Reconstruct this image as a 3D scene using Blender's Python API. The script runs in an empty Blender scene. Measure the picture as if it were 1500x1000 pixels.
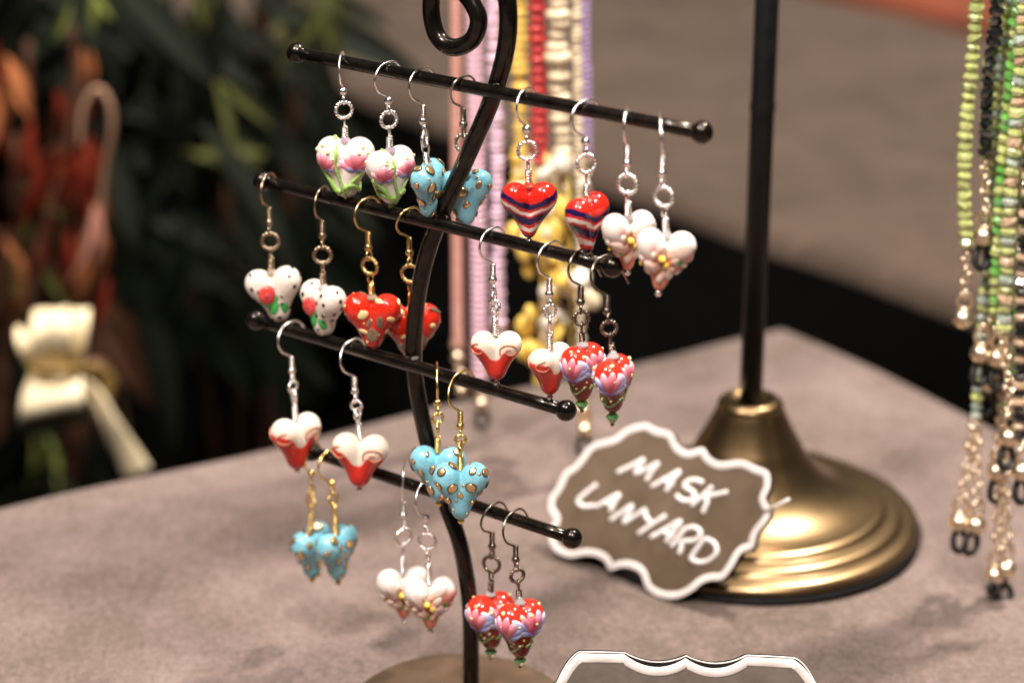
import bpy, bmesh, math, random
import numpy as np
from mathutils import Matrix, Vector, Euler
R = math.radians
random.seed(7); rng = np.random.default_rng(7)
S = bpy.context.scene
C = S.collection

# ------------------------------------------------------------------ camera, world, lamps, exposure
FPX, CX, CY, PITCH, CAMH = 3300.0, 750.0, 500.0, R(21), 0.357
cam = bpy.data.cameras.new('camera'); camo = bpy.data.objects.new('camera', cam); C.objects.link(camo)
camo.location = (0, 0, CAMH); camo.rotation_euler = (math.pi/2 - PITCH, 0, 0)
cam.sensor_width = 36; cam.lens = FPX/1500*36; cam.clip_start = 0.02; cam.clip_end = 60
cam.dof.use_dof = True; cam.dof.focus_distance = 0.645; cam.dof.aperture_fstop = 6.8; cam.dof.aperture_blades = 0
S.camera = camo
W = bpy.data.worlds.new('World'); S.world = W; W.use_nodes = True
W.node_tree.nodes['Background'].inputs[0].default_value = (1.0, 0.93, 0.88, 1)
W.node_tree.nodes['Background'].inputs[1].default_value = 0.03

def lamp(name, loc, target, size, watts, col):
    l = bpy.data.lights.new(name, 'AREA'); l.shape = 'DISK'; l.size = size; l.energy = watts; l.color = col
    o = bpy.data.objects.new(name, l); C.objects.link(o); o.location = loc
    o.rotation_euler = (Vector(target) - Vector(loc)).to_track_quat('-Z', 'Y').to_euler()
    return o
TGT = (0.0, 0.63, 0.08)
lamp('ceiling_lamp', (0.70, 1.20, 1.75), TGT, 0.16, 36, (1, .90, .79))
lamp('ceiling_lamp', (-0.70, 0.05, 1.70), TGT, 0.22, 23, (1, .89, .82))
lamp('ceiling_lamp', (0.15, -0.40, 1.75), TGT, 0.22, 20, (1, .91, .83))
lamp('ceiling_lamp', (-0.25, 1.05, 1.9), TGT, 0.16, 4, (1, .92, .84))
lamp('added_overhead_fill', (-0.1, 0.40, 2.0), (-.1, .41, 0), 1.3, 9, (1, .90, .82))  # unseen broad light, added for soft sheen on bars and beads
S.view_settings.view_transform = 'Standard'; S.view_settings.look = 'None'
S.view_settings.exposure = 0.82; S.view_settings.gamma = 1.0
S.cycles.max_bounces = 8; S.cycles.sample_clamp_indirect = 6; S.cycles.caustics_reflective = False; S.cycles.caustics_refractive = False
S.cycles.use_denoising = True

# ------------------------------------------------------------------ where the photograph's sight lines meet real planes
CAM = np.array([0, 0, CAMH])
def ray(px, py):
    x, z = (px-CX)/FPX, -(py-CY)/FPX; s, c = math.sin(PITCH), math.cos(PITCH)
    return np.array([x, c + z*s, -s + z*c])
def on_plane(px, py, P, n):
    r = ray(px, py); return CAM + r*(np.dot(np.array(P)-CAM, n)/np.dot(r, n))
def on_z(px, py, z=0.0): return on_plane(px, py, (0, 0, z), np.array([0, 0, 1.0]))
def on_y(px, py, y): return on_plane(px, py, (0, y, 0), np.array([0, 1.0, 0]))
def project(P):
    s, c = math.sin(PITCH), math.cos(PITCH); x, y, z = P[0], P[1], P[2]-CAMH
    d = y*c - z*s; u = y*s + z*c
    return CX + FPX*x/d, CY - FPX*u/d, d

# ------------------------------------------------------------------ materials
def ramp(nt, fac, stops, interp='LINEAR'):
    r = nt.nodes.new('ShaderNodeValToRGB'); r.color_ramp.interpolation = interp
    e = r.color_ramp.elements
    while len(e) < len(stops): e.new(0.5)
    for k, (p, c) in enumerate(stops): e[k].position = p; e[k].color = (*c, 1)
    nt.links.new(fac, r.inputs[0]); return r.outputs[0]
def newmat(name, rough=.5, metal=0.0, coat=0.0, **kw):
    m = bpy.data.materials.new(name); m.use_nodes = True; nt = m.node_tree
    b = nt.nodes['Principled BSDF']; b.inputs['Roughness'].default_value = rough; b.inputs['Metallic'].default_value = metal
    b.inputs['Coat Weight'].default_value = coat; b.inputs['Coat Roughness'].default_value = .06
    for k, v in kw.items(): b.inputs[k.replace('_', ' ')].default_value = v
    return m, nt, b
def coords(nt, scale=(1, 1, 1), src='Object'):
    t = nt.nodes.new('ShaderNodeTexCoord'); mp = nt.nodes.new('ShaderNodeMapping'); mp.inputs['Scale'].default_value = scale
    nt.links.new(t.outputs[src], mp.inputs[0]); return mp.outputs[0]
def noise(nt, vec, scale, detail=3, rough=.55, dist=0):
    n = nt.nodes.new('ShaderNodeTexNoise'); n.inputs['Scale'].default_value = scale; n.inputs['Detail'].default_value = detail
    n.inputs['Roughness'].default_value = rough; n.inputs['Distortion'].default_value = dist
    nt.links.new(vec, n.inputs['Vector']); return n.outputs['Fac']
def bump(nt, b, h, strength=.3, dist=.001):
    n = nt.nodes.new('ShaderNodeBump'); n.inputs['Strength'].default_value = strength; n.inputs['Distance'].default_value = dist
    nt.links.new(h, n.inputs['Height']); nt.links.new(n.outputs[0], b.inputs['Normal'])
def math_(nt, op, a, b=None, c=None):
    n = nt.nodes.new('ShaderNodeMath'); n.operation = op
    for k, v in enumerate((a, b, c)):
        if v is None: continue
        if isinstance(v, (int, float)): n.inputs[k].default_value = v
        else: nt.links.new(v, n.inputs[k])
    return n.outputs[0]
def mixc(nt, fac, a, b):
    n = nt.nodes.new('ShaderNodeMix'); n.data_type = 'RGBA'
    if isinstance(fac, (int, float)): n.inputs[0].default_value = fac
    else: nt.links.new(fac, n.inputs[0])
    for s, v in ((6, a), (7, b)):
        if isinstance(v, tuple): n.inputs[s].default_value = (*v, 1)
        else: nt.links.new(v, n.inputs[s])
    return n.outputs[2]
def mottled(name, c1, c2, scale, rough=.5, metal=0, coat=0, bstr=0, bscale=None, bdist=.0003, **kw):
    m, nt, b = newmat(name, rough, metal, coat, **kw); v = coords(nt)
    nt.links.new(ramp(nt, noise(nt, v, scale), [(.3, c1), (.7, c2)]), b.inputs['Base Color'])
    if bstr: bump(nt, b, noise(nt, v, bscale or scale*3), bstr, bdist)
    return m
def xyz(nt):
    t = nt.nodes.new('ShaderNodeTexCoord'); s = nt.nodes.new('ShaderNodeSeparateXYZ'); nt.links.new(t.outputs['Object'], s.inputs[0])
    return t.outputs['Object'], s.outputs[0], s.outputs[1], s.outputs[2]

M = {}
def felt(name, dark, mid, light):
    m, nt, b = newmat(name, .95, Sheen_Weight=.06, Sheen_Roughness=.5, Specular_IOR_Level=.15); v = coords(nt)
    big = math_(nt, 'MULTIPLY_ADD', noise(nt, v, 55, 3, .6, .3), .35, math_(nt, 'MULTIPLY', noise(nt, v, 14, 5, .6, .5), .65)); con = lambda q, k: math_(nt, 'MULTIPLY_ADD', q, k, .5-.5*k)
    fine = con(noise(nt, v, 420, 2, .6), 1.8); speck = con(noise(nt, v, 1250, 2, .7), 2.2)
    fac = math_(nt, 'ADD', math_(nt, 'MULTIPLY', big, .56), math_(nt, 'MULTIPLY_ADD', fine, .20, math_(nt, 'MULTIPLY', speck, .24)))
    nt.links.new(ramp(nt, fac, [(.38, dark), (.5, mid), (.62, light)]), b.inputs['Base Color'])
    h = math_(nt, 'ADD', math_(nt, 'MULTIPLY', speck, .5), math_(nt, 'MULTIPLY', fine, .8))
    h = math_(nt, 'MULTIPLY_ADD', big, 3.0, h); bump(nt, b, h, .6, .0007); return m
M['felt'] = felt('charcoal_felt', (.096, .072, .055), (.152, .113, .100), (.210, .158, .147))
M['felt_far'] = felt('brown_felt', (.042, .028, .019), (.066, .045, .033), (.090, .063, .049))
M['black_cloth'] = mottled('black_cloth', (.0012, .0014, .0014), (.003, .003, .003), 30, .95, Specular_IOR_Level=.1)
M['floor'] = mottled('dark_carpet', (.001, .0014, .0013), (.003, .003, .0026), 25, .95, Specular_IOR_Level=.1)
M['orange'] = mottled('orange_cloth', (.10, .022, .008), (.17, .036, .012), 12, .9)
M['rod'] = mottled('black_enamel', (.010, .008, .0065), (.032, .024, .018), 300, .25, .85, .3, .35, 900, .0002)
M['pole'] = mottled('black_pole_paint', (.003, .0035, .0035), (.007, .007, .007), 200, .4, 0, 0, Specular_IOR_Level=.25)
M['disc'] = mottled('bronze_disc', (.13, .085, .055), (.19, .125, .08), 60, .42, .55, 0, .2, 700, .0001)
M['bronze'] = mottled('antique_bronze', (.17, .112, .056), (.35, .24, .125), 30, .33, 1.0, .2, .12, 90, .0003)
M['bronze_dark'] = mottled('dark_bronze', (.03, .02, .012), (.06, .04, .025), 60, .35, .9)
M['board'] = mottled('black_chalkboard_brown_glare', (.085, .056, .032), (.135, .093, .058), 60, .55, 0, 0, .15, 800, .0002)  # black board; the brown is its glare, put into the base colour
M['board2'] = mottled('black_chalkboard_grey_glare', (.09, .073, .058), (.15, .122, .098), 120, .7, 0, 0, .2, 900, .0002)  # black board too, with hazy glare painted in as grey
M['white_paint'] = mottled('white_paint', (.62, .55, .52), (.76, .70, .67), 180, .6, 0, 0, .3, 900, .0002)
M['chalk'] = mottled('white_chalk_ink', (.74, .70, .69), (.86, .82, .80), 300, .7)
M['black_edge'] = mottled('black_edge', (.004, .004, .004), (.009, .008, .008), 90, .6, Specular_IOR_Level=.15)
M['silver'] = mottled('silver', (.72, .66, .60), (.90, .84, .78), 900, .22, 1)
M['bright_silver'] = mottled('bright_silver', (.86, .80, .77), (.97, .92, .89), 900, .25, 1)
M['dark_silver'] = mottled('aged_silver', (.34, .29, .24), (.58, .50, .42), 900, .28, 1)
M['bronze_wire'] = mottled('antique_brass_wire', (.26, .19, .13), (.48, .37, .26), 900, .28, 1)
M['brass'] = mottled('brass_wire', (.50, .34, .13), (.70, .50, .22), 900, .25, 1)
M['gold'] = mottled('gold_wire', (.78, .52, .16), (.95, .70, .28), 900, .22, 1)
M['gunmetal'] = mottled('gunmetal_wire', (.13, .10, .08), (.30, .24, .19), 900, .28, 1)
M['foil'] = mottled('gold_foil', (.55, .32, .11), (.95, .70, .36), 2.2, .22, .85, .6)
M['foil_rim'] = mottled('foil_rim', (.035, .02, .012), (.10, .055, .025), 4, .3, .3, .5)
def glass_bead(name, col, tr=.55, rough=.08):
    m, nt, b = newmat(name, rough, 0, 1.0, Specular_IOR_Level=1.0); b.inputs['Coat IOR'].default_value = 2.0; b.inputs['Transmission Weight'].default_value = tr
    oi = nt.nodes.new('ShaderNodeObjectInfo')
    nt.links.new(ramp(nt, oi.outputs['Random'], [(0, tuple(x*.72 for x in col)), (1, tuple(min(1, x*1.25) for x in col))]), b.inputs['Base Color'])
    return m
M['crystal_clear'] = glass_bead('crystal_clear', (.88, .80, .80)); M['crystal_blue'] = glass_bead('crystal_blue', (.50, .78, .85))
M['crystal_lilac'] = glass_bead('crystal_lilac', (.72, .55, .72)); M['crystal_red'] = glass_bead('crystal_red', (.75, .10, .05), .3)
M['crystal_green'] = glass_bead('crystal_green', (.10, .34, .10), .4); M['crystal_peach'] = glass_bead('crystal_peach', (.85, .62, .45))
def glaze(name, c1, c2, scale=2.5, sss=.0):
    m = mottled(name, c1, c2, scale, .14, 0, .35, .08, 6, .02, Specular_IOR_Level=.35); b = m.node_tree.nodes['Principled BSDF']
    b.inputs['Subsurface Weight'].default_value = sss; b.inputs['Subsurface Scale'].default_value = .002; return m
M['turquoise'] = glaze('turquoise_glass', (.14, .42, .53), (.26, .56, .66))
M['cream'] = glaze('cream_white_glass', (.70, .60, .51), (.77, .69, .62))
M['red'] = glaze('red_glass', (.50, .012, .006), (.66, .03, .012))
M['maroon'] = glaze('maroon_glass', (.10, .008, .01), (.20, .012, .012))
M['pink'] = glaze('pink_glass', (.78, .30, .34), (.88, .56, .60), 5); M['lilac'] = glaze('lilac_glass', (.42, .40, .72), (.74, .68, .84), 5)
M['rose'] = glaze('rose_glass', (.72, .13, .16), (.82, .34, .38), 5); M['whiteglass'] = glaze('white_glass', (.70, .60, .53), (.78, .70, .66))
M['vine'] = glaze('vine_green_glass', (.20, .40, .07), (.36, .56, .16), 5); M['leafgreen'] = glaze('leaf_green_glass', (.03, .28, .05), (.07, .42, .10), 5)
M['darkvine'] = glaze('olive_vine_glass', (.10, .14, .04), (.24, .30, .10), 5)
M['yellow'] = glaze('yellow_glass', (.80, .52, .03), (.92, .72, .16), 5); M['paleyellow'] = glaze('pale_yellow_glass', (.72, .62, .22), (.86, .78, .46), 5)
M['blackdot'] = glaze('black_glass', (.006, .006, .008), (.02, .016, .018)); M['tan'] = glaze('tan_line_glass', (.50, .14, .08), (.62, .26, .16))
M['creamyellow'] = glaze('cream_yellow_glass', (.80, .55, .16), (.90, .76, .44), 3); M['smoke'] = glaze('smoky_silver_glass', (.08, .05, .035), (.30, .20, .12), 3)
M['redrose'] = glaze('rose_red_glass', (.55, .025, .02), (.70, .10, .08), 4)
# striped glass
m, nt, b = newmat('striped_glass', .14, 0, .35, Specular_IOR_Level=.35); v, x, y, z = xyz(nt)
ax = math_(nt, 'SQRT', math_(nt, 'ADD', math_(nt, 'MULTIPLY', x, x), .006))
nz = noise(nt, v, 2.2, 2); w = math_(nt, 'MULTIPLY_ADD', ax, -.52, z)
w = math_(nt, 'MULTIPLY_ADD', nz, .26, w); w = math_(nt, 'MULTIPLY_ADD', w, .5, .55)
RD, NV, WH = (.58, .018, .010), (.012, .007, .060), (.84, .74, .68)
nt.links.new(ramp(nt, w, [(0, NV), (.10, RD), (.18, WH), (.25, RD), (.30, NV), (.415, RD), (.46, WH), (.525, RD), (.575, NV), (.68, RD)], 'CONSTANT'), b.inputs['Base Color']); M['striped'] = m
# cream over red, the border dipping between the lobes
m, nt, b = newmat('red_and_cream_glass', .16, 0, .35, Specular_IOR_Level=.35); v, x, y, z = xyz(nt)
fc = nt.nodes.new('ShaderNodeFloatCurve'); cv = fc.mapping.curves[0]
for k, (p, q) in enumerate([(0, .72), (.25, .63), (.46, .42), (.53, .43), (.66, .60), (.8, .56), (1, .53)]):
    if k < 2: cv.points[k].location = (p, q)
    else: cv.points.new(p, q)
fc.mapping.update()
nt.links.new(math_(nt, 'MULTIPLY_ADD', x, .5, .5), fc.inputs['Value'])
edge = math_(nt, 'SUBTRACT', math_(nt, 'MULTIPLY_ADD', z, .5, .5), fc.outputs[0])
edge = math_(nt, 'MULTIPLY_ADD', noise(nt, v, 2.5, 2), .06, edge)
nt.links.new(ramp(nt, math_(nt, 'MULTIPLY_ADD', edge, 1.0, .5), [(0, (.55, .012, .008)), (.50, (.66, .03, .015)), (.525, (.80, .45, .36)), (.545, (.76, .66, .55))]), b.inputs['Base Color']); M['redcream'] = m
# white with a pink blush
m, nt, b = newmat('blush_glass', .15, 0, .35, Specular_IOR_Level=.35); v, x, y, z = xyz(nt)
bl = math_(nt, 'ADD', math_(nt, 'MULTIPLY', z, -.26), noise(nt, v, 1.6, 2))
nt.links.new(ramp(nt, bl, [(.37, (.78, .71, .66)), (.49, (.78, .48, .41)), (.58, (.72, .22, .14))]), b.inputs['Base Color']); M['blush'] = m
# red over maroon
m, nt, b = newmat('red_maroon_glass', .14, 0, .35, Specular_IOR_Level=.35); v, x, y, z = xyz(nt)
nt.links.new(ramp(nt, math_(nt, 'MULTIPLY_ADD', noise(nt, v, 3, 2), .25, math_(nt, 'MULTIPLY_ADD', z, .4, .4)), [(.30, (.16, .008, .008)), (.50, (.40, .014, .010)), (.60, (.62, .03, .015))]), b.inputs['Base Color']); M['redmaroon'] = m
def leafmat(name, c1, c2): 
    m, nt, b = newmat(name, .75, Specular_IOR_Level=.2); v = coords(nt)
    nt.links.new(ramp(nt, noise(nt, v, 22, 3), [(.3, c1), (.7, c2)]), b.inputs['Base Color']); return m
M['leaf_dark'] = leafmat('dark_leaf', (.0022, .0038, .0016), (.006, .010, .0034)); M['leaf_olive'] = leafmat('olive_leaf', (.045, .055, .013), (.12, .125, .035))  # dark leaf: weak light back there is darkened into its green
M['leaf_lime'] = leafmat('lime_leaf', (.11, .15, .025), (.22, .26, .06)); M['leaf_red'] = leafmat('red_leaf', (.09, .010, .005), (.26, .032, .013))
M['leaf_orange'] = leafmat('orange_leaf', (.36, .10, .03), (.55, .22, .09)); M['leaf_brown'] = leafmat('brown_leaf', (.04, .016, .009), (.10, .042, .022))
M['petal_pink'] = leafmat('salmon_petal', (.52, .16, .10), (.70, .42, .34)); M['twig'] = leafmat('tan_twig', (.16, .085, .05), (.34, .20, .13))
M['ribbon'] = mottled('cream_ribbon', (.82, .66, .40), (.90, .78, .54), 18, .6); M['ribbon_gold'] = mottled('gold_ribbon_edge', (.30, .19, .05), (.48, .33, .11), 20, .5)
M['rubber'] = mottled('black_rubber', (.006, .006, .006), (.016, .015, .014), 200, .5)

# ------------------------------------------------------------------ mesh tools
class MB:
    def __init__(s): s.v = []; s.f = []; s.m = []
    def add(s, v, f, mi=0):
        o = len(s.v); s.v += [tuple(map(float, p)) for p in v]; s.f += [tuple(i+o for i in q) for q in f]; s.m += [mi]*len(f); return s
    def tube(s, path, r, n=8, closed=False, mi=0, flat=None):
        P = np.array(path, float); k = len(P); rr = np.full(k, r) if np.isscalar(r) else np.array(r, float)
        T = np.roll(P, -1, 0) - np.roll(P, 1, 0) if closed else np.gradient(P, axis=0)
        T /= np.linalg.norm(T, axis=1)[:, None] + 1e-12
        a = np.array([0, 0, 1.]) if abs(T[0][2]) < .9 else np.array([1., 0, 0])
        u = a - T[0]*np.dot(a, T[0]); u /= np.linalg.norm(u); vs = []
        for i in range(k):
            u = u - T[i]*np.dot(u, T[i]); u /= np.linalg.norm(u) + 1e-12; w = np.cross(T[i], u)
            for j in range(n):
                t = 2*math.pi*j/n; vs.append(P[i] + rr[i]*(u*math.cos(t) + w*math.sin(t)*(flat or 1)))
        fs = []
        for i in range(k if closed else k-1):
            for j in range(n):
                a_, b_ = i*n+j, i*n+(j+1) % n; c_, d_ = ((i+1) % k)*n+(j+1) % n, ((i+1) % k)*n+j; fs.append((a_, b_, c_, d_))
        if not closed: fs += [tuple(range(n))[::-1], tuple((k-1)*n+j for j in range(n))]
        return s.add(vs, fs, mi)
    def lathe(s, prof, n=32, c=(0, 0, 0), mi=0):
        vs = []; k = len(prof)
        for r, z in prof:
            for j in range(n): t = 2*math.pi*j/n; vs.append((c[0]+r*math.cos(t), c[1]+r*math.sin(t), c[2]+z))
        fs = [(i*n+j, i*n+(j+1) % n, (i+1)*n+(j+1) % n, (i+1)*n+j) for i in range(k-1) for j in range(n)]
        if prof[0][0] > 1e-9: fs.append(tuple(range(n))[::-1])
        if prof[-1][0] > 1e-9: fs.append(tuple((k-1)*n+j for j in range(n)))
        return s.add(vs, fs, mi)
    def ball(s, c, r, n=12, sc=(1, 1, 1), mi=0, rings=None):
        rings = rings or max(6, n//2); vs = [(c[0], c[1], c[2]-r*sc[2])]
        for i in range(1, rings):
            p = math.pi*i/rings
            for j in range(n): t = 2*math.pi*j/n; vs.append((c[0]+r*sc[0]*math.sin(p)*math.cos(t), c[1]+r*sc[1]*math.sin(p)*math.sin(t), c[2]-r*sc[2]*math.cos(p)))
        vs.append((c[0], c[1], c[2]+r*sc[2])); L = len(vs)-1
        fs = [(0, 1+(j+1) % n, 1+j) for j in range(n)] + [(1+(i-1)*n+j, 1+(i-1)*n+(j+1) % n, 1+i*n+(j+1) % n, 1+i*n+j) for i in range(1, rings-1) for j in range(n)]
        fs += [(L, 1+(rings-2)*n+j, 1+(rings-2)*n+(j+1) % n) for j in range(n)]
        return s.add(vs, fs, mi)
    def ring(s, c, R_, r, yaw=0, n=24, m=7, el=1.0, twist=0, mi=0):
        P = [];rr = []
        for i in range(n):
            t = 2*math.pi*i/n; a = R_*math.cos(t); P.append((c[0]+a*math.cos(yaw), c[1]+a*math.sin(yaw), c[2]+R_*el*math.sin(t))); rr.append(r*(1+.22*twist*math.sin(i*math.pi/2+.6)))
        return s.tube(P, rr, m, True, mi)
    def coil(s, c0, c1, R_, r, turns, m=5):
        c0, c1 = np.array(c0), np.array(c1); n = int(turns*10)
        return s.tube([c0+(c1-c0)*i/n + np.array([R_*math.cos(2*math.pi*i/10), R_*math.sin(2*math.pi*i/10), 0]) for i in range(n+1)], r, m)
    def mesh(s, name, mats, smooth=True):
        me = bpy.data.meshes.new(name); me.from_pydata(s.v, [], s.f)
        for q in (mats if isinstance(mats, (list, tuple)) else [mats]): me.materials.append(M[q] if isinstance(q, str) else q)
        me.polygons.foreach_set('material_index', s.m)
        if smooth: me.polygons.foreach_set('use_smooth', [True]*len(me.polygons))
        me.update(); return me
def link(name, me, parent=None, basis=None, **props):
    o = bpy.data.objects.new(name, me); C.objects.link(o)
    if parent is not None: o.parent = parent
    if basis is not None: o.matrix_basis = basis
    for k, v in props.items(): o[k] = v
    return o
def obj(name, mb, mats, parent=None, smooth=True, basis=None, **props): return link(name, mb.mesh(name, mats, smooth), parent, basis, **props)
def empty(name, loc, label, cat, group=None):
    o = bpy.data.objects.new(name, None); C.objects.link(o); o.location = loc; o.empty_display_size = .005
    o['label'] = label; o['category'] = cat
    if group: o['group'] = group
    return o
def spline(pts, n=8, closed=False):
    P = [np.array(p, float) for p in pts]; k = len(P); out = []
    for i in range(k if closed else k-1):
        if closed: a, b_, c, d = P[i-1], P[i], P[(i+1) % k], P[(i+2) % k]
        else: a, b_, c, d = P[max(i-1, 0)], P[i], P[i+1], P[min(i+2, k-1)]
        for j in range(n):
            t = j/n; out.append(.5*((2*b_)+(c-a)*t+(2*a-5*b_+4*c-d)*t*t+(3*b_-a-3*c+d)*t**3))
    if not closed: out.append(P[-1])
    return out

# ------------------------------------------------------------------ setting: floor, tables
def struct(name, mb, mats, **k): return obj(name, mb, mats, kind='structure', **k)
struct('floor', MB().add([(-4, -2, -.74), (4, -2, -.74), (4, 7, -.74), (-4, 7, -.74)], [(0, 1, 2, 3)]), 'floor')

def cloth_table(corner, ex, ey, lx, ly, top_mat, side_mat, label, drop=.72, wav=.004):
    """a cloth-covered table: corner is a real corner, ex/ey run along its two edges"""
    root = empty('cloth_covered_table', (corner[0], corner[1], -.74), label, 'table')
    ex, ey = np.array(ex), np.array(ey); rr = .012
    nx, ny = max(2, int(lx/.02)), max(2, int(ly/.02)); mb = MB(); vs = []
    for i in range(nx+1):
        for j in range(ny+1):
            p = corner[:2] + ex*(rr+(lx-2*rr)*i/nx) + ey*(rr+(ly-2*rr)*j/ny)
            z = .0009*math.sin(p[0]*31+p[1]*17)+.0007*math.sin(p[0]*-23+p[1]*41) - .0017
            vs.append((p[0]-corner[0], p[1]-corner[1], z+.74))
    fs = [(i*(ny+1)+j, (i+1)*(ny+1)+j, (i+1)*(ny+1)+j+1, i*(ny+1)+j+1) for i in range(nx) for j in range(ny)]
    mb.add(vs, fs)
    # rounded edge then hanging sides with slow folds
    per = []
    def side(p0, d, L, out, n):
        for i in range(n): per.append((p0 + d*(L*i/n), out))
    c0 = corner[:2]+ex*rr+ey*rr; A, B_ = lx-2*rr, ly-2*rr
    side(c0, ex, A, -ey, int(A/.02)); side(c0+ex*A, ey, B_, ex, int(B_/.02)); side(c0+ex*A+ey*B_, -ex, A, ey, int(A/.02)); side(c0+ey*B_, -ey, B_, -ex, int(B_/.02))
    k = len(per); vs = []; levels = [(0, 0), (.5, -.0016), (.87, -.006), (1, -.012), (1, -.05), (1, -.2), (1, -.45), (1, -drop)]
    outs = []
    for i in range(k):
        o_ = per[i-2][1]+per[i-1][1]+per[i][1]+per[(i+1) % k][1]; outs.append(o_/np.linalg.norm(o_))
    for q, (a, z) in enumerate(levels):
        for i in range(k):
            p, _ = per[i]; fold = wav*max(0, q-3)*math.sin(i*.9)*math.sin(i*.13+1) if q > 3 else 0
            pp = p + outs[i]*(rr*a + fold); base = .0009*math.sin(p[0]*31+p[1]*17)+.0007*math.sin(p[0]*-23+p[1]*41)-.0017
            vs.append((pp[0]-corner[0], pp[1]-corner[1], base+z+.74))
    def quads(a, b): return [(q*k+i, q*k+(i+1) % k, (q+1)*k+(i+1) % k, (q+1)*k+i) for q in range(a, b) for i in range(k)]
    mb.add(vs, quads(0, 3)); obj('table_cover', mb, top_mat, root)
    s = MB(); s.add(vs[3*k:], [tuple(i-3*k for i in q) for q in quads(3, len(levels)-1)]); obj('table_skirt', s, side_mat, root)
    for a in (.08, lx-.08):
        for b_ in (.08, ly-.08):
            p = ex*a+ey*b_; obj('leg', MB().lathe([(.016, 0), (.016, .72)], 10, (p[0], p[1], 0)), 'black_edge', root)
    return root
c1 = on_z(1150, 460); l1 = on_z(105, 699); el = (l1-c1)[:2]; el /= np.linalg.norm(el); er = np.array([-el[1], el[0]])
if er[1] > 0: er = -er
cloth_table(c1, el, er, 1.5, 1.05, 'felt', 'black_cloth', 'front table under grey-brown felt, holding the earring stand')
p0, p1 = on_z(500, 117), on_z(1418, 434); e2 = (p1-p0)[:2]; e2 /= np.linalg.norm(e2); e2n = np.array([-e2[1], e2[0]])
c2 = np.array([*(p0[:2]-e2*.75), 0]); cloth_table(c2, e2, e2n, 1.75, .43, 'felt_far', 'black_cloth', 'second grey-brown cloth table behind, with a black skirt', wav=.0015)
# something draped in orange beyond it
oc = empty('orange_draped_counter', (*(c2[:2]+e2n*.436+e2*.45), -.74), 'orange cloth-draped counter at the top right edge behind the tables', 'counter')
b_ = MB(); q = [np.array([0, 0]), e2*.95, e2*.95+e2n*.5, e2n*.5]; prof = [(0.0, .0), (0.0, .64), (.006, .655), (.02, .66)]
ctr = sum(q)/4; vs = []
for ins, z in prof:
    for p in q: d = ctr-p; vs.append((*(p+d/np.linalg.norm(d)*ins), z+.085))
b_.add(vs, [(i*4+j, i*4+(j+1) % 4, i*4+4+(j+1) % 4, i*4+4+j) for i in range(3) for j in range(4)]+[(12, 13, 14, 15)]); obj('drape', b_, 'orange', oc, smooth=False)
obj('base', MB().add([(*p, z) for z in (0, .084) for p in q], [(3, 2, 1, 0), (4, 5, 6, 7)]+[(j, (j+1) % 4, 4+(j+1) % 4, 4+j) for j in range(4)]), 'black_edge', oc, smooth=False)

# ------------------------------------------------------------------ earring stand
YAW = R(37.5); BE = np.array([math.cos(YAW), -math.sin(YAW), 0]); BN = np.array([-math.sin(YAW), -math.cos(YAW), 0])
base = on_z(690, 1020); BP = base + BN*.0042
stand = empty('earring_stand', tuple(base), 'black wire earring stand with a wavy stem and four cross bars', 'earring stand')
rod_px = [(690, 1010), (690, 960), (689, 900), (684, 850), (672, 790), (652, 735), (632, 670), (618, 610), (609, 560), (606, 520), (608, 470), (614, 420), (626, 370), (645, 318), (668, 266), (694, 208), (718, 152), (735, 98), (744, 50), (743, 0), (730, -45), (700, -75), (668, -78), (643, -50), (633, -10), (633, 28), (644, 58), (667, 70), (692, 58), (701, 30), (692, 6), (678, -14), (668, -34)]
rp = [on_plane(x, y, base, BN) - base for x, y in rod_px]; rp[0] = np.array([rp[0][0], rp[0][1], .001])
obj('stem', MB().tube(spline(rp, 6), .00255, 16), 'rod', stand)
obj('base_plate', MB().lathe([(.0315, 0), (.0338, .0006), (.0342, .0016), (.0332, .0024), (.026, .0033), (.012, .0040), (.0045, .0046), (.0032, .0062), (0, .0063)], 64, on_z(672, 1043)-base), 'disc', stand)
BARZ = [.1977, .1551, .1085, .0690]; bars = []
bar_ends = [(435, 1028), (385, 897), (375, 829), (456, 838)]
def bar_point(i, px):
    lo, hi = -.15, .15
    P0 = np.array([BP[0], BP[1], BARZ[i]])
    for _ in range(50):
        md = (lo+hi)/2
        if project(P0+BE*md)[0] < px: lo = md
        else: hi = md
    return P0+BE*lo
for i, (xa, xb) in enumerate(bar_ends):
    a, b_ = bar_point(i, xa)-base, bar_point(i, xb)-base
    bo = obj('cross_bar', MB().tube([a+(b_-a)*t for t in np.linspace(0, 1, 12)], .0019, 14), 'rod', stand)
    for e in (a, b_): obj('ball_end', MB().ball(e, .0031, 24), 'rod', bo)
    # weld blob where the bar meets the stem
    zz = np.array([p[2] for p in spline(rp[:20], 6)]); sp = spline(rp[:20], 6); k = int(np.argmin(abs(zz-BARZ[i]))); w = (sp[k] + (bar_point(i, project(sp[k]+base)[0])-base))/2
    wb = MB()
    for q in range(5): wb.ball(w+np.array([random.uniform(-.002, .002), random.uniform(-.001, .001), random.uniform(-.0006, .0012)]), random.uniform(.0012, .0019), 10)
    obj('weld', wb, 'rod', stand)

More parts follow.
